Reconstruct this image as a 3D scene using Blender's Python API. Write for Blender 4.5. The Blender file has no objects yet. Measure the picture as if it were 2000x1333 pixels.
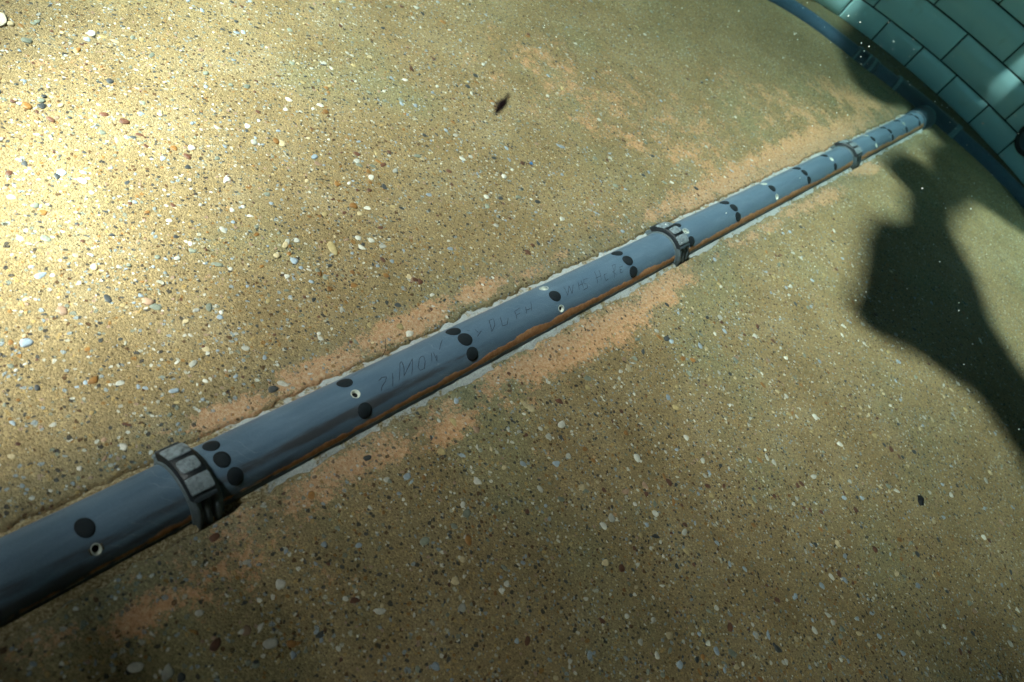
import bpy, math, random
import numpy as np
from mathutils import Vector, Matrix, noise, geometry

# ------------------------------------------------------------------ camera, sky, sun, exposure
U = 0.0315                      # one unit below = the radius of the perforated pipe (31.5 mm)
SC = bpy.context.scene
COL = SC.collection
R_ = math.radians

cam_d = bpy.data.cameras.new("camera")
cam = bpy.data.objects.new("camera", cam_d); COL.objects.link(cam)
rot = (Matrix.Rotation(-1.26499184, 3, 'Z') @ Matrix.Rotation(0.79707495, 3, 'X') @ Matrix.Rotation(0.66101682, 3, 'Z'))
cam.matrix_world = Matrix.Translation(Vector((-3.6158, -6.8777, 20.2353)) * U) @ rot.to_4x4()
cam_d.sensor_width = 36.0
cam_d.lens = 36.0 * 1446.05 / 2000.0
cam_d.clip_start = 0.01
cam_d.clip_end = 200.0
cam_d.dof.use_dof = True
cam_d.dof.focus_distance = 29 * U
cam_d.dof.aperture_fstop = 6.5
SC.camera = cam
SC.cycles.max_bounces = 7; SC.cycles.diffuse_bounces = 3; SC.cycles.volume_bounces = 0
SC.cycles.use_adaptive_sampling = True; SC.cycles.adaptive_threshold = 0.02

SUN = Vector((-0.51, 0.36, 0.76)).normalized()
elev = math.asin(SUN.z); azim = math.atan2(SUN.x, SUN.y)
world = bpy.data.worlds.new("World"); SC.world = world; world.use_nodes = True
wn = world.node_tree
sky = wn.nodes.new('ShaderNodeTexSky'); sky.sky_type = 'NISHITA'; sky.sun_disc = False
sky.sun_elevation = elev; sky.sun_rotation = azim
wn.links.new(sky.outputs[0], wn.nodes['Background'].inputs['Color'])
wn.nodes['Background'].inputs['Strength'].default_value = 0.05

sun_d = bpy.data.lights.new("sun", 'SUN'); sun_d.energy = 5.0; sun_d.angle = R_(4.0)
sun_d.color = (1.0, 0.825, 0.84)
sun = bpy.data.objects.new("sun", sun_d); COL.objects.link(sun)
sun.rotation_euler = SUN.to_track_quat('Z', 'Y').to_euler()
sun.location = SUN * 3

SC.view_settings.view_transform = 'Standard'; SC.view_settings.look = 'None'
SC.view_settings.gamma = 1.0
SC.view_settings.exposure = 3.1

# ------------------------------------------------------------------ helpers
rng = np.random.default_rng(7); random.seed(7)

def mesh_obj(name, V, F, mat=None, parent=None, smooth=True, scale=U, mats=None, fmat=None):
    me = bpy.data.meshes.new(name)
    V = np.asarray(V, float) * scale
    me.from_pydata(V.tolist(), [], F if isinstance(F, list) else F.tolist())
    if mats:
        for m in mats: me.materials.append(m)
        if fmat is not None: me.polygons.foreach_set('material_index', np.asarray(fmat, np.int32))
    elif mat: me.materials.append(mat)
    if smooth: me.polygons.foreach_set('use_smooth', np.ones(len(me.polygons), bool))
    me.update()
    o = bpy.data.objects.new(name, me); COL.objects.link(o)
    if parent: o.parent = parent
    return o

def tag(o, label=None, cat=None, group=None, kind=None):
    if label: o['label'] = label
    if cat: o['category'] = cat
    if group: o['group'] = group
    if kind: o['kind'] = kind
    return o

def empty(name, loc=(0, 0, 0)):
    o = bpy.data.objects.new(name, None); COL.objects.link(o); o.location = Vector(loc) * U
    o.empty_display_size = 0.02
    return o

def attr(o, name, vals):
    a = o.data.attributes.new(name, 'FLOAT', 'POINT'); a.data.foreach_set('value', np.asarray(vals, np.float32))

def grid_faces(n, m):
    i, j = np.meshgrid(np.arange(n - 1), np.arange(m - 1), indexing='ij')
    a = (i * m + j).ravel()
    return np.stack([a, a + m, a + m + 1, a + 1], 1)

def fbm(x, y, s, seed=0.0, o=3):
    return noise.fractal(Vector((x * s + seed, y * s - seed, seed)), 1.0, 2.0, o)

class MB:
    def __init__(s): s.V = []; s.F = []; s.M = []
    def add(s, V, F, mi=0):
        n = len(s.V); s.V += [tuple(v) for v in V]; s.F += [[i + n for i in f] for f in F]; s.M += [mi] * len(F)
    def build(s, name, mat=None, parent=None, smooth=True, mats=None):
        return mesh_obj(name, s.V, s.F, mat, parent, smooth, mats=mats, fmat=s.M if mats else None)

# ------------------------------------------------------------------ materials
class N:
    """small node-graph helper"""
    def __init__(s, name):
        s.m = bpy.data.materials.new(name); s.m.use_nodes = True
        s.t = s.m.node_tree; s.b = s.t.nodes['Principled BSDF']
    def n(s, typ, **kw):
        k = s.t.nodes.new(typ)
        for a, v in kw.items(): setattr(k, a, v)
        return k
    def put(s, sock, v):
        if isinstance(v, bpy.types.NodeSocket): s.t.links.new(v, sock)
        elif hasattr(sock.default_value, '__len__') and not hasattr(v, '__len__'): sock.default_value = (v,) * len(sock.default_value)
        elif hasattr(v, '__len__') and len(v) == 3 and len(sock.default_value) == 4: sock.default_value = (*v, 1)
        else: sock.default_value = v
    def math(s, op, a, b=0.0, c=None, clamp=False):
        k = s.n('ShaderNodeMath', operation=op, use_clamp=clamp)
        s.put(k.inputs[0], a); s.put(k.inputs[1], b)
        if c is not None: s.put(k.inputs[2], c)
        return k.outputs[0]
    def mix(s, fac, a, b, blend='MIX'):
        k = s.n('ShaderNodeMix', data_type='RGBA', blend_type=blend)
        s.put(k.inputs[0], fac); s.put(k.inputs[6], a); s.put(k.inputs[7], b)
        return k.outputs[2]
    def ramp(s, fac, stops, interp='LINEAR'):
        k = s.n('ShaderNodeValToRGB'); r = k.color_ramp; r.interpolation = interp
        while len(r.elements) < len(stops): r.elements.new(0.5)
        for e, (p, c) in zip(r.elements, stops):
            e.position = p; e.color = (c, c, c, 1) if not hasattr(c, '__len__') else (*c, 1)
        s.put(k.inputs[0], fac); return k.outputs[0]
    def smooth(s, v, lo, hi):
        k = s.n('ShaderNodeMapRange', interpolation_type='SMOOTHSTEP')
        s.put(k.inputs[0], v); k.inputs[1].default_value = lo; k.inputs[2].default_value = hi
        return k.outputs[0]
    def coord(s):
        k = s.n('ShaderNodeTexCoord'); mp = s.n('ShaderNodeVectorMath', operation='SCALE')
        s.t.links.new(k.outputs['Object'], mp.inputs[0]); mp.inputs[3].default_value = 1.0 / U
        return mp.outputs[0]
    def noise(s, v, sc, det=3, rough=.55, dist=0.0):
        k = s.n('ShaderNodeTexNoise'); s.put(k.inputs['Vector'], v)
        k.inputs['Scale'].default_value = sc; k.inputs['Detail'].default_value = det
        k.inputs['Roughness'].default_value = rough; k.inputs['Distortion'].default_value = dist
        return k
    def vor(s, v, sc, rand=1.0, feature='F1'):
        k = s.n('ShaderNodeTexVoronoi', feature=feature); s.put(k.inputs['Vector'], v)
        k.inputs['Scale'].default_value = sc; k.inputs['Randomness'].default_value = rand
        return k
    def att(s, name):
        return s.n('ShaderNodeAttribute', attribute_name=name).outputs['Fac']
    def sep(s, c):
        k = s.n('ShaderNodeSeparateColor'); s.put(k.inputs[0], c); return k.outputs
    def out(s, color, rough=.6, bump=None, strength=.5, dist=.002, spec=.3):
        s.put(s.b.inputs['Base Color'], color); s.put(s.b.inputs['Roughness'], rough)
        s.b.inputs['Specular IOR Level'].default_value = spec
        if bump is not None:
            k = s.n('ShaderNodeBump'); k.inputs['Strength'].default_value = strength
            k.inputs['Distance'].default_value = dist; s.put(k.inputs['Height'], bump)
            s.t.links.new(k.outputs[0], s.b.inputs['Normal'])
        return s.m

PEB = [(0.0, (.03, .03, .03)), (.13, (.085, .04, .016)), (.24, (.05, .058, .06)), (.34, (.27, .135, .035)),
       (.42, (.40, .27, .10)), (.55, (.19, .21, .16)), (.66, (.25, .30, .31)), (.78, (.43, .42, .33)), (.88, (.62, .60, .50)), (.95, (.36, .24, .17))]

def concrete(name, tint=1.0, silt=True):
    g = N(name); P = g.coord()
    base = g.ramp(g.noise(P, .35, 5, .6).outputs[0], [(.3, (.235, .168, .075)), (.5, (.285, .208, .097)), (.72, (.325, .252, .132))])
    base = g.mix(g.smooth(g.noise(P, .11, 3).outputs[0], .5, .7), base, (.25, .215, .106))
    # sand grain
    gr = g.vor(P, 17.0); cg = g.sep(gr.outputs['Color'])
    base = g.mix(.75, base, g.mix(1.0, base, g.ramp(cg[0], [(0, .5), (.2, .85), (.6, 1.0), (.85, 1.2), (1, 1.6)]), 'MULTIPLY'))
    fine = g.noise(P, 34.0, 2, .7).outputs[0]
    base = g.mix(.6, base, g.mix(1.0, base, g.ramp(fine, [(.3, .55), (.5, 1.0), (.7, 1.5)]), 'MULTIPLY'))
    Pd = g.n('ShaderNodeVectorMath', operation='ADD')
    nz = g.n('ShaderNodeVectorMath', operation='SCALE'); g.put(nz.inputs[0], g.noise(P, 3.2, 2).outputs['Color']); nz.inputs[3].default_value = .22
    g.put(Pd.inputs[0], P); g.put(Pd.inputs[1], nz.outputs[0]); Pd = Pd.outputs[0]
    h = g.math('MULTIPLY', gr.outputs['Distance'], -.35)
    h = g.math('ADD', h, g.math('MULTIPLY', fine, .5))
    # three sizes of embedded stones
    masks = []
    for sc, rlo, rhi, keep in ((9.0, .16, .46, .34), (5.2, .14, .44, .36), (3.0, .10, .40, .48)):
        v = g.vor(Pd, sc); c = g.sep(v.outputs['Color'])
        rad = g.math('MULTIPLY_ADD', c[2], rhi - rlo, rlo)
        rad = g.math('MULTIPLY', rad, g.math('GREATER_THAN', c[1], keep))
        d = g.math('SUBTRACT', rad, v.outputs['Distance'])
        m = g.smooth(d, 0.0, .05)
        col = g.ramp(c[0], PEB, 'CONSTANT')
        col = g.mix(.35, col, g.mix(1.0, col, g.ramp(g.noise(P, 11, 2).outputs[0], [(.3, .6), (.7, 1.35)]), 'MULTIPLY'))
        base = g.mix(g.math('MULTIPLY', m, .88), base, col)
        h = g.math('ADD', h, g.math('MULTIPLY', m, g.math('MULTIPLY_ADD', c[1], 2.4 / sc * 1.6, -.25)))
        masks.append(m)
    # little pits left by lost stones
    v = g.vor(Pd, 4.6); c = g.sep(v.outputs['Color'])
    pit = g.smooth(g.math('SUBTRACT', g.math('MULTIPLY', c[0], .26), g.math('ADD', v.outputs['Distance'], g.math('MULTIPLY', g.math('LESS_THAN', c[1], .50), 1.0))), 0.0, .05)
    base = g.mix(g.math('MULTIPLY', pit, .8), base, (.045, .030, .014))
    h = g.math('SUBTRACT', h, g.math('MULTIPLY', pit, 1.2))
    if silt:
        a = g.att('silt')
        n1 = g.noise(P, .75, 4, .6, .4).outputs[0]; n2 = g.noise(P, 4.2, 7, .82, .3).outputs[0]; n3 = g.noise(P, 21.0, 2, .7).outputs[0]
        s = g.math('MULTIPLY_ADD', n1, 1.9, -.95)
        s = g.math('ADD', s, g.math('MULTIPLY_ADD', n2, 3.0, -1.5))
        s = g.math('ADD', s, g.math('MULTIPLY_ADD', n3, 1.0, -.5))
        s = g.math('ADD', s, g.math('MULTIPLY_ADD', a, 1.15, -.62))
        s = g.smooth(s, -.06, .16)
        s = g.math('MULTIPLY', s, g.math('MULTIPLY_ADD', g.math('MAXIMUM', masks[2], masks[1]), -.7, 1.0))
        s = g.math('MULTIPLY', s, g.math('MULTIPLY_ADD', pit, -.8, 1.0))
        sc_ = g.ramp(g.noise(P, 7.0, 4, .7).outputs[0], [(.3, (.42, .20, .088)), (.5, (.58, .31, .15)), (.68, (.70, .47, .27))])
        base = g.mix(g.math('MULTIPLY', s, .9), base, sc_)
        h = g.math('MULTIPLY', h, g.math('MULTIPLY_ADD', s, -.5, 1.0))
        w = g.att('wet')
        base = g.mix(g.math('MULTIPLY', w, .8), base, g.mix(1.0, base, (.66, .80, .95), 'MULTIPLY'))
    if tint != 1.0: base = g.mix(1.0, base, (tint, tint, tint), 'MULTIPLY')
    return g.out(base, .75, h, .75, .0035, .25)

M_floor = concrete('exposed_aggregate_concrete')
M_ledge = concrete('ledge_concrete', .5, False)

def pebble_mat():
    g = N('pebble_stone'); P = g.coord()
    k = g.n('ShaderNodeAttribute', attribute_name='stone_colour')
    c = g.mix(.6, k.outputs['Color'], g.mix(1.0, k.outputs['Color'], g.ramp(g.noise(P, 6.0, 4, .65).outputs[0], [(.3, .55), (.55, 1.0), (.75, 1.35)]), 'MULTIPLY'))
    return g.out(c, .5, g.noise(P, 12, 3).outputs[0], .25, .002, .35)
M_peb = pebble_mat()

def pipe_mat():
    g = N('slate_grey_plastic'); P = g.coord()
    st = g.n('ShaderNodeMapping'); g.put(st.inputs[0], P); st.inputs['Scale'].default_value = (.35, 2.2, 2.2)
    n = g.noise(st.outputs[0], 1.6, 4, .6).outputs[0]
    c = g.ramp(n, [(.3, (.076, .128, .180)), (.52, (.094, .150, .204)), (.75, (.120, .182, .236))])
    fs = g.noise(P, 26, 2).outputs[0]
    c = g.mix(.25, c, g.mix(1.0, c, g.ramp(fs, [(.35, .7), (.65, 1.25)]), 'MULTIPLY'))
    # pale specks and fine scratches
    v = g.vor(P, 1.9); vc = g.sep(v.outputs['Color'])
    sp = g.math('LESS_THAN', v.outputs['Distance'], g.math('MULTIPLY', vc[0], .035))
    c = g.mix(g.math('MULTIPLY', sp, .6), c, (.45, .5, .48))
    w = g.n('ShaderNodeTexWave', wave_type='BANDS', bands_direction='DIAGONAL'); g.put(w.inputs['Vector'], P)
    w.inputs['Scale'].default_value = 1.3; w.inputs['Distortion'].default_value = 9; w.inputs['Detail'].default_value = 3
    sc = g.math('MULTIPLY', g.smooth(w.outputs[1], .985, 1.0), g.smooth(g.noise(P, .7, 2).outputs[0], .55, .65))
    c = g.mix(g.math('MULTIPLY', sc, .3), c, (.3, .36, .38))
    # brown smears, plus shade painted on the lower side of the near end
    sm = g.att('smear_shade'); sn = g.noise(st.outputs[0], 2.4, 5, .65).outputs[0]
    s = g.smooth(g.math('ADD', sm, g.math('MULTIPLY_ADD', sn, 1.0, -.5)), .45, .95)
    c = g.mix(g.math('MULTIPLY', s, .75), c, (.040, .030, .022))
    # rust coloured deposit along the sides
    d = g.att('dirt'); dn = g.noise(P, 3.0, 4, .6).outputs[0]
    dm = g.math('ADD', d, g.math('MULTIPLY_ADD', dn, 1.1, -.55))
    dmk = g.smooth(dm, .35, .6)
    dc = g.ramp(g.noise(P, 5, 4, .7).outputs[0], [(.3, (.42, .18, .06)), (.55, (.58, .28, .11)), (.75, (.66, .39, .19))])
    c = g.mix(g.math('MULTIPLY', dmk, .9), c, dc)
    rim = g.att('rim')
    c = g.mix(g.math('MULTIPLY', g.smooth(g.math('ADD', rim, g.math('MULTIPLY_ADD', dn, .6, -.3)), .5, .8), .9), c, (.55, .48, .33))
    r = g.math('MULTIPLY_ADD', dmk, .35, g.math('MULTIPLY_ADD', n, .25, .33))
    return g.out(c, r, g.math('ADD', fs, g.math('MULTIPLY', dmk, 1.2)), .2, .001, .35)
M_pipe = pipe_mat()

def plain(name, col, rough=.5, var=.25, sc=6.0, bump=.15, spec=.3, dark=.6):
    g = N(name); P = g.coord()
    n = g.noise(P, sc, 4, .65).outputs[0]
    c = g.mix(var * 2, col, g.mix(1.0, col, g.ramp(n, [(.3, dark), (.55, 1.0), (.75, 1.3)]), 'MULTIPLY'))
    return g.out(c, rough, g.noise(P, sc * 4, 3).outputs[0], bump, .002, spec)
M_rubber = plain('black_rubber', (.012, .017, .021), .7, .25, 5, .1, .2)
M_darkhole = plain('hole_darkness', (.004, .004, .005), .9)
M_pale = plain('pale_cut_plastic', (.52, .56, .48), .5, .3, 9)
M_clamp = plain('charcoal_plastic', (.035, .047, .055), .45, .3, 7, .2, .4)
M_clampdark = plain('black_plastic', (.010, .013, .016), .45, .3, 7, .2, .4)
M_pad = plain('worn_grey_plastic', (.20, .245, .265), .6, .5, 5, .3, .3, .35)
M_rib = plain('dusty_grey_plastic', (.085, .11, .12), .55, .35, 8, .25)
def grout_mat():
    g = N('pale_grout'); P = g.coord()
    n = g.noise(P, 1.3, 5, .7).outputs[0]; f = g.noise(P, 14, 3, .7).outputs[0]
    X = g.n('ShaderNodeSeparateXYZ'); g.put(X.inputs[0], P)
    n = g.math('SUBTRACT', n, g.math('MULTIPLY_ADD', g.smooth(X.outputs[0], 3.0, 5.5), .4, -.4))
    c = g.mix(g.smooth(n, .52, .62), (.38, .41, .40), g.ramp(f, [(.3, (.10, .075, .035)), (.5, (.24, .19, .10)), (.7, (.40, .36, .25))]))
    c = g.mix(.5, c, g.mix(1.0, c, g.ramp(f, [(.3, .5), (.6, 1.2)]), 'MULTIPLY'))
    return g.out(c, .85, g.math('ADD', f, n), .7, .003, .15)
M_grout = grout_mat()
M_collector = plain('dark_blue_grey_plastic', (.035, .075, .12), .5, .3, 2.5, .1, .4)
M_collar = plain('collar_plastic', (.03, .055, .075), .4, .3, 4, .1, .4)
M_band = plain('pale_band_plastic', (.12, .21, .24), .6, .3, 5)
M_fleck = plain('pale_fleck', (.75, .77, .70), .4)
M_leaf = plain('dark_debris', (.018, .009, .008), .7, .4, 9)
M_shell = plain('pale_shell', (.72, .66, .48), .5, .3, 8)
M_blue = plain('blue_plastic', (.04, .17, .40), .4, .2, 20)
M_hose = plain('black_hose_rubber', (.006, .007, .009), .6, .3, 6)
M_shadow_sheet = plain('grey_shadow_sheet', (.10, .12, .12), .7, .3, 1.2)
M_slat = plain('screen_timber', (.16, .12, .08), .8, .4, 1.0)

def tile_mat():
    g = N('white_glazed_tile'); P = g.coord()
    n = g.noise(P, .16, 3).outputs[0]
    c = g.ramp(n, [(.3, (.46, .72, .76)), (.7, (.56, .80, .82))])
    k = g.n('ShaderNodeAttribute', attribute_name='tile_tone').outputs['Fac']
    c = g.mix(1.0, c, g.ramp(k, [(0, .88), (1, 1.06)]), 'MULTIPLY')
    st = g.smooth(g.noise(P, .5, 5, .7).outputs[0], .56, .75)
    c = g.mix(g.math('MULTIPLY', st, .25), c, (.34, .36, .26))
    return g.out(c, g.math('MULTIPLY_ADD', n, .2, .12), g.noise(P, .6, 2).outputs[0], .06, .01, .5)
M_tile = tile_mat()
M_joint = plain('black_tile_joint', (.010, .014, .013), .85, .3, 5)

# ------------------------------------------------------------------ the setting: floor
CXW, CYW, RW = 60.1546, 1.1423, 24.9341        # centre and radius of the curved tank wall
PHW = -0.0458
ZB = 0.54                                       # foot of the tiles
H1, H2, TW, J0 = 2.4645, 3.2224, 4.3554, 14.3934
def arc(u, off, z):
    a = PHW + u / RW
    return (CXW + (RW - off) * math.cos(a), CYW + (RW - off) * math.sin(a), z)

SILT = [(5.43, 1.5, 1.6, -0.01, -0.07, -0.45, 1.0), (8.85, 1.57, 2.27, 0.1, -0.12, -0.52, 1.0), (12.64, 1.73, 2.45, 0.05, -0.14, -0.49, 1.0), (16.27, 1.79, 1.96, 0.08, -0.15, -0.43, 0.8), (20.52, 1.74, 2.32, 0.04, -0.16, -0.37, 0.6), (6.96, 5.89, 0.76, 0.05, -0.01, -0.33, 0.35), (19.73, -2.09, 5.7, -0.15, -0.22, -0.92, 1.0), (25.86, -1.92, 3.21, 0.12, -0.24, -0.73, 0.9), (15.41, -1.7, 2.05, -0.18, -0.06, -0.53, 0.9), (11.19, -2.42, 1.14, -0.16, -0.08, -0.52, 0.95), (8.79, -1.96, 1.83, -0.26, -0.04, -0.6, 0.7), (6.03, -1.94, 1.6, -0.17, 0.05, -0.59, 0.6), (3.98, -1.94, 0.87, -0.19, 0.03, -0.46, 0.4), (4.91, -3.07, 1.21, -0.32, 0.01, -0.36, 0.35), (0.74, -2.37, 1.31, -0.06, 0.01, -0.46, 0.9), (-1.22, -1.81, 1.13, -0.25, 0.04, -0.38, 0.6), (2.46, -2.46, 1.29, -0.37, 0.0, -0.49, 0.35), (12.61, -2.26, 1.04, -0.06, -0.03, -0.33, 0.5), (-0.4, 1.0, 0.93, -0.03, -0.0, -0.15, 0.8), (13.94, -4.98, 0.69, -0.51, -0.07, -0.15, 0.7), (14.48, -8.17, 0.21, -0.24, -0.09, -0.21, 0.5), (13.69, -10.7, 0.2, -0.24, -0.05, -0.17, 0.5), (4.81, -4.22, 0.56, -0.21, -0.0, -0.25, 0.4), (-0.59, -2.84, 0.79, -0.31, 0.07, -0.33, 0.3), (34.12, 10.75, 5.84, -3.82, -0.99, -1.79, 0.46), (38.04, 4.6, 5.76, -4.25, -1.34, -1.85, 0.5), (55.67, 5.45, 8.08, -5.23, -1.95, -1.89, 0.5), (50.53, 2.11, 19.27, 0.07, -1.02, -1.31, 0.9), (37.2, 1.76, 5.76, -0.01, -0.34, -0.75, 0.9), (30.23, 1.83, 3.29, -0.03, -0.19, -0.47, 0.7), (32.65, 14.08, 3.21, -1.78, -0.76, -1.45, 0.5), (33.01, 7.49, 4.11, -3.55, -0.55, -1.13, 0.5), (66.99, 4.68, 4.9, -2.9, -1.39, -1.38, 0.7), (46.68, -1.91, 5.44, -0.32, -0.36, -0.66, 0.7), (56.89, -1.64, 3.21, -0.26, -0.34, -0.58, 0.9), (41.17, -1.61, 4.92, -0.12, -0.29, -0.52, 0.5), (35.14, -1.73, 4.05, -0.12, -0.23, -0.48, 0.5), (8.07, 15.86, 1.7, -1.1, -0.04, -0.82, 0.35), (4.19, 10.02, 0.7, -0.45, -0.01, -0.66, 0.3), (38.0, 8.5, 13.0, -6.5, -2.0, -4.2, 0.4), (56.0, 4.5, 12.0, -3.0, -2.0, -3.5, 0.42), (7.6, -1.75, 5.0, -0.15, 0.0, -0.5, 0.72), (2.2, -2.5, 3.2, -0.25, 0.0, -0.6, 0.55), (44.0, -1.75, 14.0, 0.0, 0.0, -0.5, 0.6)]
def silt_at(X, Y):
    s = np.zeros_like(X)
    for px, py, a, b, c, d, w in SILT:
        det = a * d - b * c
        dx, dy = X - px, Y - py
        e = (d * dx - c * dy) / det; f = (-b * dx + a * dy) / det
        s = np.maximum(s, min(w * 1.08, 1) * np.exp(-.7 * (e * e + f * f) ** 1.0))
    return s

def edge_out(x, side):          # half width of the chase cut in the floor for the pipe
    w = 1.115 if side > 0 else 1.17
    return max(w + .13 * fbm(x, side * 7, .55, 3.1) + .12 * fbm(x, side * 9, 2.3, 1.7), .97)

xs = np.unique(np.round(np.r_[np.linspace(-60, -8, 14), np.arange(-8, 34, .14), np.arange(34, 92, .28), np.linspace(92, 170, 20)], 3))
yf = np.r_[np.arange(-2.4, -1.0, .07), np.arange(-.9, .95, .45), np.arange(1.0, 2.4, .07)]
ys = np.unique(np.round(np.r_[np.linspace(-90, -26, 14), np.arange(-26, -2.4, .35), yf, np.arange(2.4, 24, .35), np.linspace(24, 90, 14)], 3))
Xg, Yg = np.meshgrid(xs, ys, indexing='ij')
eL = np.array([edge_out(x, -1) for x in xs]); eR = np.array([edge_out(x, 1) for x in xs])
Zg = np.zeros_like(Xg)
for i, x in enumerate(xs):
    for j, y in enumerate(ys):
        if -8 <= x <= 92 and abs(y) < 25:
            Zg[i, j] = .035 * fbm(x, y, .25, 5.0) + (.02 * fbm(x, y, 1.6, 2.0) if x < 40 else 0)
ed = np.where(Yg > 0, eR[:, None], eL[:, None])
t = np.clip((np.abs(Yg) - ed) / .10, 0, 1)
Zg = Zg * t - .20 * (1 - t)
Zg = np.where((np.abs(Yg) < .93), -.35, Zg)
floor_o = mesh_obj('floor', np.stack([Xg, Yg, Zg], -1).reshape(-1, 3), grid_faces(len(xs), len(ys)), M_floor)
tag(floor_o, kind='structure')
attr(floor_o, 'silt', silt_at(Xg.ravel(), Yg.ravel()))
wet = np.clip(np.exp(-((np.abs(Yg.ravel()) - 1.3) / 1.1) ** 2), 0, .9)
attr(floor_o, 'wet', wet)

# pale grout that beds the pipe into its chase
def grout(side):
    V = []; F = []
    gx = np.arange(-8, 79, .12); prof = (0.80, 0.96, 1.05, 1.14, 1.25, 1.42)
    for x in gx:
        w = edge_out(x, side) + .03
        for q in prof:
            k = (q - .80) / .62
            y = .80 + k * (w - .80)
            z = -.035 - .16 * max(0, k - .55) + .030 * fbm(x, q * 5 + side, 1.9, 8.0) * (1 if k > .2 else 0)
            V.append((x, side * y, z))
    Fg = grid_faces(len(gx), len(prof))
    if side < 0: Fg = Fg[:, ::-1]
    return V, Fg.tolist()
gm = MB()
for sd in (1, -1): gm.add(*grout(sd))
tag(gm.build('mortar_bed', M_grout), 'pale grey mortar bed filling the floor groove on both sides of the perforated pipe', 'mortar')

# ledge and curved tiled wall
us = np.linspace(-30, 31, 110)
V = []
prof = [(4.6, -.25), (3.4, .02), (2.2, .10), (1.0, .28), (.35, .48), (.10, .58), (-.30, .60)]
for u in us:
    for off, z in prof:
        V.append(arc(u, off, z + .05 * fbm(u, off, .6, 4.0)))
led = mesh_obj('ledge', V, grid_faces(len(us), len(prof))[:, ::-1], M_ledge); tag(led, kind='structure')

wall = empty('tiled_wall', (CXW + RW, CYW, 0))
tag(wall, 'curved pool wall of glossy pale tiles with black joints', 'wall')
def wpar(o):                    # parent to the wall without moving it
    o.parent = wall; o.location = -wall.location
    return o
bk = MB()
for i in range(len(us) - 1):
    a, b = us[i], us[i + 1]
    q = [arc(a, 0, -.3), arc(b, 0, -.3), arc(b, 0, 26), arc(a, 0, 26), arc(a, -1.5, -.3), arc(b, -1.5, -.3), arc(b, -1.5, 26), arc(a, -1.5, 26)]
    bk.add(q, [[1, 0, 3, 2], [4, 5, 6, 7], [3, 7, 6, 2]])
wpar(bk.build('joint_backing', M_joint, smooth=False))
tiles = MB(); tone = []
def tile(u0, u1, z0, z1):
    g = .082; n = 6; p = .16
    u0 += g; u1 -= g; z0 += g; z1 -= g
    tl = rng.normal(0, .012, 4)
    rows = [(z0, .0, 0), (z0, p - .04, 0), (z0 + .05, p, 1), (z1 - .05, p, 1), (z1, p - .04, 0), (z1, 0, 0)]
    cols = [(u0, 0.0), (u0, 1.0)] + [(u0 + (u1 - u0) * k, 1.0) for k in (.02, .25, .5, .75, .98)] + [(u1, 1.0), (u1, 0.0)]
    V = []
    for ci, (u, cp) in enumerate(cols):
        for z, o, f in rows:
            oo = o * cp
            if ci in (1, len(cols) - 2): oo = min(oo, p - .04)
            oo += (tl[0] + tl[1] * (u - u0) / (u1 - u0) + tl[2] * (z - z0) / (z1 - z0)) * cp
            V.append(arc(u, oo, z))
    F = grid_faces(len(cols), len(rows)).tolist()
    tiles.add(V, F); tone.extend([rng.random()] * len(V))
umin, umax = -29, 30
n = -int((umax - J0) / TW) - 1
for k in range(-4, 12):
    a = J0 - k * TW
    if a - TW > umin and a < umax: tile(a - TW, a, ZB, ZB + H1)
z = ZB + H1
for r in range(6):
    sh = .5 if r % 2 == 0 else 1.5
    for k in range(-4, 8):
        a = J0 - (sh + 2 * k) * TW
        if a - 2 * TW > umin and a < umax: tile(a - 2 * TW, a, z, z + H2)
    z += H2
to = wpar(tiles.build('tile_facing', M_tile)); attr(to, 'tile_tone', tone)

sw = MB()  # unseen outer walls, their heights set to hold back skylight
for (ax, ay), (bx, by), ht in (((-46, 62), (150, 62), 75), ((150, 62), (150, -64), 75), ((150, -64), (-46, -64), 75), ((-46, -64), (-46, 62), 38)):
    d = (Vector((bx, by, 0)) - Vector((ax, ay, 0))).normalized(); nn = Vector((-d.y, d.x, 0)) * 3
    A = Vector((ax, ay, -1)); B = Vector((bx, by, -1)); h = Vector((0, 0, ht))
    q = [A, B, B + nn, A + nn]; sw.add(q + [p + h for p in q], [[3, 2, 1, 0], [4, 5, 6, 7], [0, 1, 5, 4], [1, 2, 6, 5], [2, 3, 7, 6], [3, 0, 4, 7]])
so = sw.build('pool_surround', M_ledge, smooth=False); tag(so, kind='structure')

# collector pipe along the foot of the wall
OFFT = ([-30, -14, -8, -3, 3, 9, 14, 20, 25, 31], [1.5, 1.7, 3.1, 4.8, 5.7, 6.5, 5.9, 4.8, 4.2, 3.8])
def coll_path(u): return arc(u, float(np.interp(u, *OFFT)), -.05)
def tube(path, rad, ns=20, a0=-115, a1=115):
    """part of a tube, angle 0 upward, along a horizontal path; rad is a number or a list"""
    V = []; P = [Vector(p) for p in path]
    for i, p in enumerate(P):
        d = (P[min(i + 1, len(P) - 1)] - P[max(i - 1, 0)]).normalized(); s = d.cross(Vector((0, 0, 1))).normalized()
        r = rad[i] if hasattr(rad, '__len__') else rad
        for k in range(ns + 1):
            a = R_(a0 + (a1 - a0) * k / ns)
            V.append(p + s * (r * math.sin(a)) + Vector((0, 0, r * math.cos(a))))
    return V, grid_faces(len(P), ns + 1).tolist()
RC = .95
uu = np.linspace(-30, 31, 160)
usm = [float(x) for x in uu]
def smooth_path(u):
    w = np.linspace(-2.5, 2.5, 7); ww = np.exp(-w * w / 4); o = sum(np.interp(u + a, *OFFT) * b for a, b in zip(w, ww)) / ww.sum()
    return arc(u, float(o), -.08)
coll = empty('collector_pipe', arc(0, 5.2, 0)); tag(coll, 'dark blue-grey collecting pipe running along the foot of the tiled wall', 'pipe')
def cpar(o): o.parent = coll; o.location = -coll.location; return o
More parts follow.
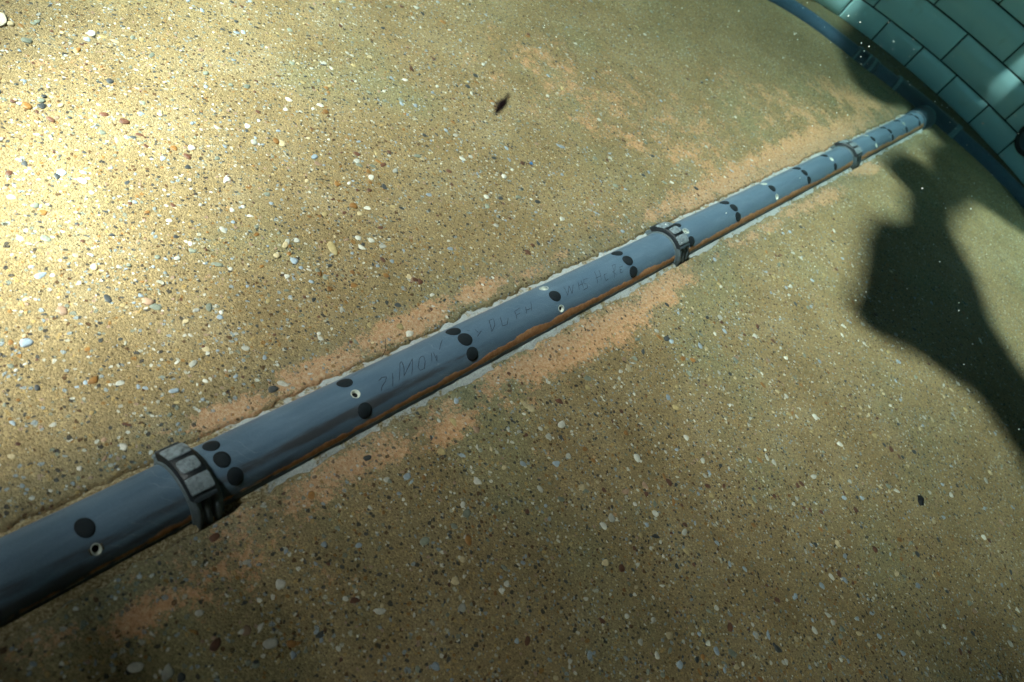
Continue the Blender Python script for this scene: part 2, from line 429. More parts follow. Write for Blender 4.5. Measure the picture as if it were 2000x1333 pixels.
m = MB(); m.add(*tube([smooth_path(u) for u in usm], RC)); cpar(m.build('pipe_body', M_collector))
def sleeve(u0, u1, r, name, mat, endmat=None):
    m = MB(); P = [smooth_path(u) for u in np.linspace(u0, u1, 9)]
    P = [P[0]] + P + [P[-1]]; rr = [RC - .02] + [r - .02] + [r] * (len(P) - 4) + [r - .02] + [RC - .02]
    m.add(*tube(P, rr)); return cpar(m.build(name, mat))
sleeve(8.6, 12.0, RC + .13, 'coupling_sleeve', M_collar)
sleeve(9.0, 9.45, RC + .17, 'sleeve_band', M_band); sleeve(10.0, 10.25, RC + .16, 'sleeve_band', M_band); sleeve(11.5, 11.75, RC + .16, 'sleeve_band', M_band)
sleeve(-4.2, 5.6, RC + .15, 'tee_sleeve', M_collar)
sleeve(5.0, 5.5, RC + .19, 'sleeve_band', M_band); sleeve(-4.1, -3.5, RC + .19, 'sleeve_band', M_band)

# ------------------------------------------------------------------ the perforated pipe
ZA = -.2645                                    # height of its axis: it lies sunk in the floor
ROWX = [0.36, 4.08, 8.6, 13.62, 18.97, 24.53, 30.09, 35.63, 41.06, 46.34, 51.38, 56.16, 60.75, 65.12, 69.31, 73.45]
TYPE = ['.bh', 'bbb', 'bhb', 'bbb', 'wbh', 'bbb', 'bwb', 'bbb', 'wbw', 'bbb', 'bwb', None, 'wbw', 'bbb', 'bwb', 'bbb']
TH = (-34.8, 0.0, 34.8)
XP0, XP1 = -9.0, 78.2
pipe = empty('perforated_pipe', (35, 0, 0))
tag(pipe, 'slate grey perforated pipe sunk in the gravelly floor, with black plugs and pale holes', 'pipe')
def ppar(o): o.parent = pipe; o.location = -pipe.location; return o
def cyl(x, th, r=1.0):
    a = R_(th); return (x, -r * math.sin(a), ZA + r * math.cos(a))
px_ = np.r_[np.arange(XP0, 40, .08), np.arange(40, XP1 + .01, .15)]
pt_ = np.arange(-105, 105.1, 2.5)
PX, PT = np.meshgrid(px_, pt_, indexing='ij')
rad = np.ones_like(PX)
PV = np.stack([PX, -rad * np.sin(np.radians(PT)), ZA + rad * np.cos(np.radians(PT))], -1).reshape(-1, 3)
PF = grid_faces(len(px_), len(pt_))[:, ::-1]
cent = PV[PF].mean(1); cth = np.degrees(np.arctan2(-cent[:, 1], cent[:, 2] - ZA)); cx = cent[:, 0]
keep = np.ones(len(PF), bool)
for x, ty in zip(ROWX, TYPE):
    if not ty: continue
    for th, k in zip(TH, ty):
        if k in 'hw':
            keep &= ~(((cx - x) ** 2 + (np.radians(cth - th)) ** 2) < .15 ** 2)
body = mesh_obj('pipe_body', PV, PF[keep], M_pipe); ppar(body)
dirt = np.zeros(PX.shape); rim = np.zeros(PX.shape); smear_shade = np.zeros(PX.shape)
for i, x in enumerate(px_):
    lo = (53 if x < 16 else 49.5) + 7 * fbm(x, 3, .16, 1.0) + 6 * fbm(x, 3, .9, 6.0) + 8 * max(0, 1 - max(x, 0) / 14)
    hi = 67 + 4 * fbm(x, 8, .35, 2.0) + 2.5 * fbm(x, 8, 1.5, 4.0)
    tp = -65 + 3 * fbm(x, 11, .5, 7.0)
    th = pt_
    lowm = np.clip((th - lo) / 10 + .5, 0, 1) * np.clip((hi - th) / 2.5 + .5, 0, 1)
    upm = np.clip((tp - th) / 3 + .5, 0, 1) * .8
    dirt[i] = np.maximum(lowm * (.55 + .45 * min(1, max(0, x) / 16)) * (1 + .35 * fbm(x, 5, .7, 3.0)), upm)
    rim[i] = np.clip(1 - np.abs(th - hi - 1.0) / 2.6, 0, 1)
    f = math.exp(-((x - 8) / 7.5) ** 2) if x > 4 else .75
    smear_shade[i] = f * np.maximum(np.exp(-((th - 30) / 15) ** 2), 1.15 * np.clip((th - 30) / 18, 0, 1) * (x < 40) * max(0, 1 - max(x, 0) / 15))  # first term grime, second paints the near end's shaded lower side dark
attr(body, 'dirt', dirt.ravel()); attr(body, 'rim', rim.ravel()); attr(body, 'smear_shade', smear_shade.ravel())

def disc(x, th, rx, ry, rings, seg=26):
    """patch bent to the pipe; rings = [(fraction of the radius, height over the pipe)]"""
    V = []; F = []
    for fr, h in rings:
        for k in range(seg):
            a = 2 * math.pi * k / seg
            V.append(cyl(x + rx * fr * math.cos(a), th + math.degrees(ry * fr * math.sin(a)), 1 + h))
    for r in range(len(rings) - 1):
        for k in range(seg):
            F.append([r * seg + k, r * seg + (k + 1) % seg, (r + 1) * seg + (k + 1) % seg, (r + 1) * seg + k])
    F.append(list(range(len(rings) * seg - seg, len(rings) * seg)))
    return V, F
gaps = np.gradient(np.array(ROWX))
for x, ty, gp in zip(ROWX, TYPE, gaps):
    if not ty: continue
    s = float(np.clip(gp / 4.7, .8, 1.2))
    for th, k in zip(TH, ty):
        xx = x + rng.normal(0, .03); tt = th + rng.normal(0, 1.2)
        if k == '.': continue
        if k == 'b':
            q = rng.uniform(.97, 1.05)
            m = MB(); m.add(*disc(xx, tt, .268 * s * q, .268 * q, [(1.0, -.01), (.99, .012), (.9, .028), (.55, .040), (.15, .044)]))
            ppar(m.build('plug', M_rubber))
        else:
            R1 = .158 if k == 'h' else .19
            m = MB(); m.add(*disc(x, th, R1 * s, R1, [(1.0, -.01), (1.0, .010), (.86, .014), (.72, -.05), (.55, -.16)]))
            bush = ppar(m.build('hole_rim', M_pale)); bush['label'] = 'pale rimmed open hole'
            m = MB()
            if k == 'h': m.add(*disc(x, th, .098 * s, .098, [(1.0, -.10), (.9, -.12), (.3, -.12)]))
            else: m.add(*disc(x + .02, th + 2, .085 * s, .06, [(1.0, -.10), (.8, -.11), (.3, -.11)]))
            d = m.build('hole_bottom', M_darkhole if k == 'h' else M_rib); d.parent = bush

# writing scratched into the pipe
STK = [[(9.57, -2.47), (9.77, -6.34), (9.93, -3.23), (9.79, 3.88), (9.56, 9.91), (9.45, 17.12)], [(10.21, -5.26), (9.92, 19.06)], [(10.25, 14.44), (10.72, -17.08), (10.84, -19.72), (10.73, -6.15), (10.49, 12.69)], [(10.51, 10.71), (10.88, -1.87), (11.25, -14.42), (10.8, 15.9)], [(11.44, -5.92), (11.2, 6.94), (11.2, 15.26), (11.39, 15.39), (11.59, 2.93), (11.68, -8.66), (11.55, -9.39), (11.44, -5.92)], [(11.8, 10.83), (12.03, -6.76)], [(12.1, -6.22), (12.01, 13.32)], [(12.0, 15.27), (12.14, 2.61)], [(12.4, -5.32), (12.71, -18.91), (12.86, -24.7)], [(14.02, -19.84), (14.12, -13.31)], [(14.19, 5.2), (14.55, -2.56)], [(14.35, -11.91), (14.35, -0.28)], [(15.21, -17.3), (14.92, 10.19)], [(15.17, -16.3), (15.45, -16.09), (15.26, -0.4), (14.93, 9.97)], [(15.77, -11.7), (15.54, 9.28), (15.8, 10.76), (16.05, -1.21)], [(16.58, -9.36), (16.39, 10.66)], [(16.57, -8.83), (16.95, -11.28)], [(16.46, 1.46), (16.75, 0.43)], [(17.22, -7.95), (17.0, 8.55)], [(17.09, 0.97), (17.39, 2.01)], [(17.64, -12.91), (17.33, 8.78)], [(19.8, -11.1), (19.64, 13.94), (20.09, -6.84), (19.93, 14.83), (20.36, -5.14)], [(20.74, -6.81), (20.45, 14.76)], [(20.57, 4.16), (20.86, 3.86)], [(20.95, -6.89), (20.76, 15.43)], [(21.39, -2.43), (21.13, -4.43), (20.95, 5.03), (21.1, 9.83), (21.01, 18.89), (20.67, 18.95)], [(22.09, -12.1), (21.75, 20.58)], [(21.82, 6.67), (22.22, 6.37)], [(22.4, -10.13), (22.07, 18.31)], [(22.69, 7.82), (22.42, 7.96), (22.35, 23.33), (22.57, 22.47)], [(23.35, -5.29), (22.99, 28.18)], [(23.32, -4.7), (23.59, -4.34), (23.24, 11.17), (23.08, 11.03), (23.23, 22.91)], [(23.69, 8.86), (23.54, 22.72)], [(23.66, 9.14), (23.95, 9.41)], [(23.6, 15.49), (23.77, 16.18)], [(23.52, 22.45), (23.77, 23.45)]]
M_scratch = plain('scratch_mark', (.03, .045, .065), .7, .3, 8)
for w0, w1 in ((0, 9), (9, 21), (21, 26), (26, 36)):
  m = MB()
  for st in STK[w0:w1]:
      P = []
      for (x0, t0), (x1, t1) in zip(st[:-1], st[1:]):
          k = max(2, int(math.hypot(x1 - x0, R_(t1 - t0)) / .05))
          P += [(x0 + (x1 - x0) * i / k, t0 + (t1 - t0) * i / k) for i in range(k)]
      P.append(st[-1])
      V = []
      for i, (x, th) in enumerate(P):
          x += .008 * fbm(x, th * .02, 4, 2.0); a = P[max(i - 1, 0)]; b = P[min(i + 1, len(P) - 1)]
          d = Vector((b[0] - a[0], R_(b[1] - a[1]))).normalized(); w = .0125 * (1 + .5 * fbm(x, th * .1, 3, 1.0)) * (.5 if i in (0, len(P) - 1) else 1)
          for s in (-1, 0, 1):
              V.append(cyl(x - d.y * w * s, th + math.degrees(d.x * w * s), 1.0035 if s else 1.0045))
      m.add(V, grid_faces(len(P), 3).tolist())
  ppar(m.build('scratched_word', M_scratch))

# ------------------------------------------------------------------ pipe clamps
def ring(profile, t0=-112, t1=112, ns=72):
    V = []; th = np.linspace(t0, t1, ns + 1)
    for x, r in profile:
        for a in th: V.append((x, -r * math.sin(R_(a)), r * math.cos(R_(a))))
    return V, grid_faces(len(profile), ns + 1)[:, ::-1].tolist()
def pad(x0, x1, t0, t1, r0, r1, bev=.05, e=5.0):
    """raised block bent to the ring, with rounded corners"""
    V = []; cxm, ctm = (x0 + x1) / 2, (t0 + t1) / 2; hx, ht = (x1 - x0) / 2, R_(t1 - t0) / 2 * r1
    seg = 32; rings = [(0.0, r0), (0.0, r1 - bev * .6), (bev * .4, r1 - bev * .15), (bev, r1)]
    F = []
    for ins, r in rings:
        for k in range(seg):
            a = 2 * math.pi * k / seg; c, s = math.cos(a), math.sin(a)
            q = (abs(c) ** e + abs(s) ** e) ** (-1 / e)
            x = cxm + c * q * (hx - ins); t = ctm + math.degrees(s * q * (ht - ins) / r1)
            V.append((x, -r * math.sin(R_(t)), r * math.cos(R_(t))))
    for rr in range(len(rings) - 1):
        for k in range(seg):
            F.append([rr * seg + k, rr * seg + (k + 1) % seg, (rr + 1) * seg + (k + 1) % seg, (rr + 1) * seg + k])
    # top as strips across t so that it follows the curve
    top = (len(rings) - 1) * seg
    half = seg // 2
    order = [(top + (seg // 4 + i) % seg, top + (seg // 4 - i) % seg) for i in range(half + 1)]
    for (a, b), (c, d) in zip(order[:-1], order[1:]):
        f = [a, c, d, b]; f = list(dict.fromkeys(f))
        if len(f) > 2: F.append(f)
    return V, F
def make_clamp():
    r = empty('pipe_clamp')
    m = MB()
    prof = [(-.47, .97), (-.47, 1.05), (-.44, 1.07), (-.40, 1.07), (-.37, 1.22), (-.22, 1.22), (-.18, 1.11), (-.10, 1.11), (-.06, 1.21), (.10, 1.21), (.14, 1.10), (.22, 1.10), (.26, 1.22), (.42, 1.22), (.46, 1.12), (.58, 1.11), (.58, .97)]
    m.add(*ring(prof)); m.build('clamp_ring', M_rib, r)
    m = MB(); m.add(*ring([(-.40, 1.0), (-.40, 1.27), (-.36, 1.31), (.38, 1.31), (.42, 1.27), (.42, 1.0)], -62, 34, 40))
    # end faces of the band
    V = []
    for t in (-62, 34):
        for x, rr in ((-.40, 1.0), (-.40, 1.27), (-.36, 1.31), (.38, 1.31), (.42, 1.27), (.42, 1.0)):
            V.append((x, -rr * math.sin(R_(t)), rr * math.cos(R_(t))))
    m.add(V, [[0, 1, 2, 3, 4, 5], [11, 10, 9, 8, 7, 6]])
    m.build('clamp_band', M_clampdark, r)
    for (t0, t1, ins) in ((-50, -25, 0.0), (-18, 1, .07), (7, 28, 0.0)):
        m = MB(); m.add(*pad(-.385 + ins, .405 - ins, t0, t1, 1.29, 1.345, .03, 5.0 if ins else 14.0)); m.build('grip_pad', M_pad, r)
    for s in (-62.5, 34.5):
        m = MB(); m.add(*pad(-.38, .40, s - 3, s + 3, 1.0, 1.335, .03)); m.build('clasp_edge', M_clamp, r)
    return r
def dup(root):
    c = root.copy(); COL.objects.link(c)
    for ch in root.children:
        k = ch.copy(); COL.objects.link(k); k.parent = c
    return c
cl0 = make_clamp()
CL = [(3.06, .84, 'nearest ribbed dark clamp on the grey pipe, by the left edge, mostly in shadow'),
      (28.9, 1.15, 'sunlit ribbed clamp with black-framed grey pads at the middle of the grey pipe'),
      (55.75, 1.45, 'small far pipe clamp, last one before the tiled wall, with silt at its foot')]
for i, (x, sx, lb) in enumerate(CL):
    c = cl0 if i == 0 else dup(cl0)
    c.location = Vector((x, 0, ZA)) * U; c.scale = (sx, 1, 1)
    tag(c, lb, 'pipe clamp', 'clamps around the perforated pipe')
# dark socket where the perforated pipe meets the collector
m = MB(); V, F = ring([(74.9, .97), (74.9, 1.10), (75.0, 1.14), (78.6, 1.14), (78.6, 1.0)]); V = [(a, b, c + ZA) for a, b, c in V]; m.add(V, F)
cpar(m.build('tee_socket', M_collar))
m = MB(); V, F = ring([(78.2, 1.0), (78.2, 1.19), (78.5, 1.19), (78.5, 1.0)]); V = [(a, b, c + ZA) for a, b, c in V]; m.add(V, F)
cpar(m.build('socket_lip', M_band))

# ------------------------------------------------------------------ loose and embedded stones
def ico(sub):
    import bmesh
    b = bmesh.new(); bmesh.ops.create_icosphere(b, subdivisions=sub, radius=1.0)
    V = np.array([v.co[:] for v in b.verts]); F = np.array([[l.index for l in f.verts] for f in b.faces]); b.free(); return V, F
IV, IF = ico(2)
PCOL = np.array([(.60, .58, .49), (.52, .42, .24), (.40, .31, .14), (.30, .36, .40), (.05, .055, .055), (.115, .05, .028), (.27, .13, .035), (.02, .2, .6), (.22, .24, .18), (.44, .43, .36), (.34, .22, .14)])
PW = np.array([.10, .06, .09, .13, .09, .11, .11, 0, .15, .12, .04])
NAMED = [(15.91, 8.51, 0.33, 0.25, 0), (14.16, 6.94, 0.22, 0.23, 1), (13.75, 5.63, 0.26, 0.25, 0), (13.33, 5.91, 0.25, 0.27, 0), (12.05, 5.82, 0.7, 0.36, 2), (2.81, 8.87, 0.13, 0.12, 0), (3.44, 2.27, 0.18, 0.15, 0), (8.76, -2.99, 0.28, 0.21, 3), (10.75, -4.36, 0.3, 0.26, 0), (4.88, -4.96, 0.2, 0.2, 0), (2.65, -4.28, 0.25, 0.13, 0), (16.15, -9.06, 0.29, 0.25, 0), (11.31, -9.46, 0.19, 0.13, 0), (10.11, -10.71, 0.3, 0.18, 3), (15.34, -4.43, 0.41, 0.27, 0), (17.27, -4.13, 0.2, 0.3, 0), (12.15, -12.23, 0.28, 0.19, 0), (15.51, -12.79, 0.21, 0.19, 0), (7.06, 9.6, 0.13, 0.14, 4), (7.39, 10.17, 0.16, 0.15, 5), (6.53, 9.81, 0.14, 0.14, 5), (14.25, 8.58, 0.26, 0.3, 6), (14.16, 7.4, 0.31, 0.35, 6), (10.37, 6.16, 0.17, 0.2, 6), (8.11, 6.26, 0.17, 0.16, 0), (5.28, 1.38, 0.12, 0.1, 6), (13.28, -9.58, 0.3, 0.26, 5), (16.43, -8.33, 0.22, 0.2, 5), (26.96, -18.04, 0.28, 0.26, 4), (30.03, -8.08, 0.23, 0.3, 0), (11.61, -6.16, 0.2, 0.17, 5), (9.88, 6.21, 0.22, 0.24, 1), (10.98, 6.58, 0.21, 0.23, 0), (20.71, 5.96, 0.28, 0.28, 0), (6.77, 4.63, 0.22, 0.2, 3), (15.65, -8.33, 0.21, 0.17, 0), (11.74, -7.51, 0.16, 0.14, 2), (19.15, -10.05, 0.24, 0.24, 2), (20.67, -11.28, 0.23, 0.2, 2), (17.47, -11.47, 0.2, 0.17, 2), (22.69, -12.66, 0.21, 0.18, 0), (21.44, -15.5, 0.23, 0.33, 0), (16.61, -14.71, 0.34, 0.15, 3), (9.7, 5.29, 0.22, 0.21, 0), (5.73, 3.59, 0.18, 0.19, 0), (22.48, 10.48, 0.24, 0.32, 6), (22.69, 6.74, 0.28, 0.3, 0)]
def stones(n):
    L = [(a, b, c * .5, d * .5, PCOL[int(k)]) for a, b, c, d, k in NAMED]
    c = 0
    while c < n:
        x = rng.uniform(-6, 52); y = rng.uniform(-26, 22)
        if x > 24 and rng.random() < (x - 24) / 40: continue
        if -1.45 < y < 1.38: continue
        sl = silt_at(np.array([x]), np.array([y]))[0]
        if rng.random() < sl * .75: continue
        r = .026 + .034 * rng.exponential(1) * (.9 if rng.random() < .88 else 1.6); r = min(r, .15)
        k = rng.choice(len(PCOL), p=PW / PW.sum()); col = PCOL[k] * rng.uniform(.75, 1.2)
        L.append((x, y, r * rng.uniform(.9, 1.35), r * rng.uniform(.6, 1.0), np.minimum(col, .8))); c += 1
    Vs = []; Cs = []
    for x, y, a, b, col in L:
        W = IV.copy(); W += .16 * rng.normal(size=3) * W[:, :1] * np.sign(W[:, 1:2])
        e = rng.uniform(.75, 1.0); W = np.sign(W) * np.abs(W) ** e
        W = W * np.array([a, b, min(a, b) * rng.uniform(.22, .42)])
        t = rng.uniform(0, math.pi); cc, ss = math.cos(t), math.sin(t)
        W = np.stack([W[:, 0] * cc - W[:, 1] * ss + x, W[:, 0] * ss + W[:, 1] * cc + y, W[:, 2] + rng.uniform(-.022, .006)], 1)
        Vs.append(W); Cs.append(np.tile(np.r_[col, 1.0], (len(W), 1)))
    nV = len(IV); F = (IF[None] + (np.arange(len(L)) * nV)[:, None, None]).reshape(-1, 3)
    V = np.concatenate(Vs) * U; C = np.concatenate(Cs).astype(np.float32)
    me = bpy.data.meshes.new('pebbles'); me.vertices.add(len(V)); me.vertices.foreach_set('co', V.astype(np.float32).ravel())
    me.loops.add(F.size); me.loops.foreach_set('vertex_index', F.astype(np.int32).ravel())
    me.polygons.add(len(F)); me.polygons.foreach_set('loop_start', np.arange(0, F.size, 3, dtype=np.int32))
    me.update(calc_edges=True); me.polygons.foreach_set('use_smooth', np.ones(len(F), bool))
    a = me.color_attributes.new('stone_colour', 'FLOAT_COLOR', 'POINT'); a.data.foreach_set('color', C.ravel())
    me.materials.append(M_peb)
    o = bpy.data.objects.new('pebbles', me); COL.objects.link(o); return o
tag(stones(12000), 'countless small mixed pebbles set in the sandy concrete floor', 'pebbles', kind='stuff')

# ------------------------------------------------------------------ small single things
def blob(name, mat, loc, size, rz=0, tilt=(0, 0), bend=0.0, seed=1, rough=.15, parent=None, sub=3):
    V, F = ico(sub); V = V.copy()
    for i, v in enumerate(V):
        k = 1 + rough * fbm(v[0] * 1.3 + v[2], v[1] * 1.3, 1.2, seed); V[i] = v * k
    V = V * np.array(size); V[:, 2] += bend * V[:, 0] ** 2
    M = Matrix.Rotation(rz, 3, 'Z') @ Matrix.Rotation(tilt[1], 3, 'Y') @ Matrix.Rotation(tilt[0], 3, 'X')
    V = V @ np.array(M).T
    o = mesh_obj(name, V, F, mat, parent); o.location = Vector(loc) * U; return o

fr = Vector((-3.6158, -6.8777, 20.2353)); to_ = Vector((26.55, 11.01, 0)); dpos = fr + (to_ - fr).normalized() * 11.5
deb = empty('drifting_debris', dpos); tag(deb, 'dark brown scrap of debris drifting in the water above the floor', 'debris')
blob('debris_body', M_leaf, (0, 0, 0), (.17, .062, .05), R_(22), (0, R_(-18)), -.5, 3, .35, deb)
blob('debris_tail', M_leaf, (.155, .075, .055), (.085, .028, .02), R_(20), (0, R_(-20)), .8, 5, .3, deb)
blob('debris_tail', M_leaf, (-.15, -.07, -.05), (.075, .032, .02), R_(40), (0, R_(-10)), .8, 9, .3, deb)
tag(blob('shell_fragment', M_shell, (6.6, 19.1, .04), (.22, .42, .05), R_(-20), (0, 0), .3, 2, .3), 'cream shell fragment lying on the floor in the bright top left corner', 'shell')
tag(blob('plastic_chip', M_blue, (24.98, 7.03, .02), (.11, .095, .04), .4, (0, 0), 0, 4, .4), 'tiny bright blue plastic chip on the sandy floor', 'plastic chip')
tag(blob('black_stone', M_hose, (30.15, -17.03, .03), (.34, .15, .12), R_(20), (0, 0), -.3, 6, .35), 'slender black stone lying on the floor right of the long shadow', 'stone')
# little wire sticking out of the mortar beside the pipe
def wire(pts, r=.012):
    m = MB(); P = [Vector(p) for p in pts]; V = []
    for i, p in enumerate(P):
        d = (P[min(i + 1, len(P) - 1)] - P[max(i - 1, 0)]).normalized(); a = d.orthogonal().normalized(); b = d.cross(a)
        for k in range(6): V.append(p + (a * math.cos(k * math.pi / 3) + b * math.sin(k * math.pi / 3)) * r)
    F = []
    for i in range(len(P) - 1):
        for k in range(6): F.append([i * 6 + k, i * 6 + (k + 1) % 6, i * 6 + 6 + (k + 1) % 6, i * 6 + 6 + k])
    m.add(V, F); return m.build('root_fibre', M_leaf)
tag(wire([(10.75, 1.02, .05), (10.95, 1.15, .14), (11.15, 1.35, .12), (11.35, 1.6, .05)]), 'thin black fibre sticking out beside the upper edge of the pipe', 'fibre')

# black inlet on the wall at the right edge
inl = empty('wall_inlet', arc(-9.3, 0, 3.6)); tag(inl, 'black round inlet fitting standing out of the tiled wall at the right edge', 'wall fitting')
def ipar(o): o.parent = inl; o.location = -inl.location; return o
def lathe_out(u, zc, prof, name, mat, ns=40):
    V = []
    c0 = Vector(arc(u, 0, zc)); nrm = (Vector(arc(u, 1, zc)) - c0); tng = Vector((0, 0, 1)).cross(nrm)
    for d, r in prof:
        for k in range(ns):
            a = 2 * math.pi * k / ns; V.append(c0 + nrm * d + tng * (r * math.cos(a)) + Vector((0, 0, r * math.sin(a))))
    F = []
    for i in range(len(prof) - 1):
        for k in range(ns): F.append([i * ns + k, i * ns + (k + 1) % ns, (i + 1) * ns + (k + 1) % ns, (i + 1) * ns + k])
    F.append(list(range(len(prof) * ns - ns, len(prof) * ns)))
    m = MB(); m.add(V, F); return ipar(m.build(name, mat))
lathe_out(-8.9, 3.9, [(0, 1.75), (.9, 1.75), (1.0, 1.65), (1.0, 1.3), (.7, 1.25), (.6, .2)], 'inlet_body', M_hose)
lathe_out(-8.9, 3.9, [(1.0, 1.30), (1.06, 1.27), (1.06, 1.18), (.9, 1.15), (.85, .3)], 'inlet_ring', M_collar)

# suspended flecks
def flecks(n):
    SV, SF = ico(1); Vs = []; 
    for i in range(n):
        x = rng.uniform(22, 80); y = rng.uniform(-22, 17) ; z = rng.uniform(.3, 13) ** 1.0
        s = rng.uniform(.012, .035) * (1 + x / 60) * (1.7 if rng.random() < .06 else 1)
        Vs.append(SV * np.array([s, s * rng.uniform(.6, 1), s * rng.uniform(.5, 1)]) + np.array([x, y, z]))
    F = (SF[None] + (np.arange(n) * len(SV))[:, None, None]).reshape(-1, 3)
    return mesh_obj('suspended_flecks', np.concatenate(Vs), F, M_fleck)
tag(flecks(420), 'tiny pale flecks suspended in the water', 'flecks', kind='stuff')

# ------------------------------------------------------------------ unseen sheet and slats added above the tank to shape the sunlight
T1 = 32.0
POLY = [(80, 12.4), (76.5, 11), (73, 8.5), (70.6, 6), (71, 3.6), (73.6, 1.8), (76.3, 1.5), (76.0, -1.6), (76.0, -2.6),
        (72.2, -2.5), (67.5, -3.9), (66.5, -2.2), (63.6, -1.2), (60.2, -1.8), (59.9, -4.6), (55.6, -6.0), (53.6, -5.9), (51.0, -4.8), (47.6, -5.4), (42.6, -7.2), (39.0, -7.9), (38.0, -9.1), (38.9, -11.0), (40.8, -13.1), (41.6, -14.9), (42.4, -16.9), (41.7, -18.8), (41.0, -20.1), (39.9, -21.2), (36.9, -23.9),
        (30, -34), (45, -48), (57, -36), (49.4, -21.6), (50.5, -18.8), (51.5, -16.9), (53.3, -15.2), (56.8, -13.0), (58.4, -11.1), (60.3, -9.6), (62.8, -8.9), (69.2, -9.1), (70.4, -10.0), (71.2, -11.9), (72.2, -13.9), (74.0, -16.4), (77.0, -16.5),
        (86, -17.5), (100, -24), (160, -40), (160, 2), (110, 6), (90, 8.5), (83.5, 12.5)]
LIGHT_SLIT = [(87.1, -4.2), (88.7, -5.5), (90.8, -6.7), (90.8, -6.5), (88.8, -5.25), (87.2, -4.05)]  # slit added to let a soft light patch onto the tiles
off = SUN * T1
top = [Vector((x, y, 0)) + off for x, y in POLY]
top2 = [Vector((x, y, 0)) + off for x, y in LIGHT_SLIT]
tri = geometry.tessellate_polygon([[Vector((p.x, p.y, 0)) for p in top], [Vector((p.x, p.y, 0)) for p in top2]])
top = top + top2
n = len(top)
V = top + [p + Vector((0, 0, .15)) for p in top]
F = [list(t) for t in tri] + [[a + n for a in t] for t in tri] + [[i, (i + 1) % (n - 6), n + (i + 1) % (n - 6), n + i] for i in range(n - 6)]
tag(mesh_obj('added_shadow_sheet', V, F, M_shadow_sheet, smooth=False), 'unseen added grey tarpaulin stretched above the far end of the pool', 'blocker')  # unseen sheet added overhead; its outline makes the long floor shadow

CT = [(5.8, 13.6, 0.868), (3.7, 10.2, 0.922), (11.1, 16.9, 0.511), (7.2, 20.4, 0.12), (7.0, 10.8, 0.52), (8.8, 9.1, 0.259), (15.8, 13.1, 0.305), (23.7, 15.5, 0.239), (24.4, 7.9, 0.205), (40.3, 13.7, 0.173), (54.4, 13.3, 0.129), (49.2, 4.5, 0.206), (70.7, 10.3, 0.071), (8.0, 4.5, 0.126), (2.0, 5.2, 0.379), (0.7, 2.3, 0.078), (14.8, 4.4, 0.155), (23.3, 3.0, 0.182), (30.2, -2.9, 0.198), (40.7, -4.9, 0.245), (25.9, -9.2, 0.17), (15.9, -4.0, 0.094), (10.3, -9.3, 0.056), (5.8, -4.4, 0.069), (0.5, -3.1, 0.037), (-2.2, -2.1, 0.013), (26.7, -18.4, 0.118), (25.8, -23.0, 0.041), (61.1, -11.2, 0.192), (16.4, -14.8, 0.076), (58.5, -1.5, 0.226), (33.5, -21.3, 0.114), (79, 14.2, 0.167), (85, 13.5, 0.228), (88, -5, 0.38), (95, -5, 0.38)]
TGAIN = 1.3
CTa = np.array(CT)
def warp(x, y): x = np.maximum(x, -9.0); return 2.2 * np.log(x + 14), 2.4 * y / (x + 14)
CW = np.stack(warp(CTa[:, 0], CTa[:, 1]), 1)
def sunfrac(x, y):
    wx, wy = warp(np.float64(x), np.float64(y))
    d2 = (CW[:, 0] - wx) ** 2 + (CW[:, 1] - wy) ** 2
    w = 1 / (d2 + .07) ** 2
    return float(np.clip(np.exp((w * np.log(CTa[:, 2])).sum() / w.sum()) * TGAIN, .02, 1.0))
T2 = 100.0
off = SUN * T2
can = empty('added_slat_screen', tuple(off)); tag(can, 'unseen added canopy of tapering slats high over the pool', 'light_screen')  # unseen screen added; slat widths set how much sun reaches each spot
pitch = 2.6
lean = SUN * 8.0
m = MB()
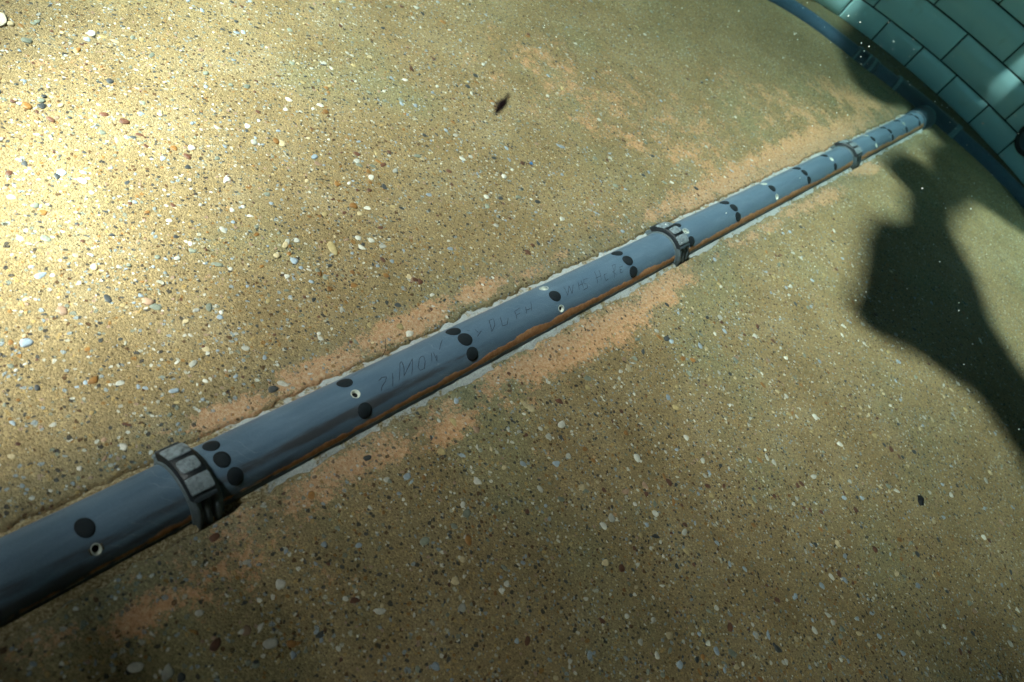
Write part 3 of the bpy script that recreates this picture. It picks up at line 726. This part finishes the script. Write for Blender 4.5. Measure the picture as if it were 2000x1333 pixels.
for x in np.arange(-60, 230, pitch):
    inner = -15 < x < 95
    yy = np.r_[-175, np.arange(-34, 34, 1.0), 62] if inner else np.array([-175.0, 62.0])
    V = []
    for y in yy:
        hw = pitch * (1 - (sunfrac(x, y) if inner and -34 < y < 32 else .02)) / 2
        hw = max(hw, .02); V += [(x - hw, y, 0), (x + hw, y, 0), (x + hw + lean.x, y + lean.y, lean.z), (x - hw + lean.x, y + lean.y, lean.z)]
    F = []
    for i in range(len(yy) - 1):
        for k in range(4): F.append([i * 4 + k, i * 4 + (k + 1) % 4, i * 4 + 4 + (k + 1) % 4, i * 4 + 4 + k])
    m.add(V, F)
o = m.build('slats', M_slat, can, smooth=False); o['kind'] = 'stuff'
for y in (-175, 60):
    m = MB(); m.add(*[[(-61, y, .25), (230, y, .25), (230, y + 1.2, .25), (-61, y + 1.2, .25), (-61, y, 1.6), (230, y, 1.6), (230, y + 1.2, 1.6), (-61, y + 1.2, 1.6)], [[0, 1, 2, 3], [4, 5, 6, 7], [0, 1, 5, 4], [1, 2, 6, 5], [2, 3, 7, 6], [3, 0, 4, 7]]])
    m.build('screen_bearer', M_slat, can, smooth=False)

# ------------------------------------------------------------------ the water: an even, greenish body round camera and floor
WZ0, WZ1 = -32.0, 23.5
m = MB()
x0, x1, y0, y1 = -55, 160, -85, 85
m.add([(x0, y0, WZ0), (x1, y0, WZ0), (x1, y1, WZ0), (x0, y1, WZ0), (x0, y0, WZ1), (x1, y0, WZ1), (x1, y1, WZ1), (x0, y1, WZ1)],
      [[3, 2, 1, 0], [4, 5, 6, 7], [0, 1, 5, 4], [1, 2, 6, 5], [2, 3, 7, 6], [3, 0, 4, 7]])
hm = bpy.data.materials.new('green_water'); hm.use_nodes = True
nt = hm.node_tree; nt.nodes.clear()
vo = nt.nodes.new('ShaderNodeVolumePrincipled'); mo = nt.nodes.new('ShaderNodeOutputMaterial')
vo.inputs['Density'].default_value = .25
vo.inputs['Color'].default_value = (.012, .022, .020, 1)
vo.inputs['Absorption Color'].default_value = (.02, .72, .50, 1)
nt.links.new(vo.outputs[0], mo.inputs['Volume'])
hz = m.build('haze', hm, smooth=False); hz['kind'] = 'stuff'; hz['label'] = 'greenish water filling the pool'
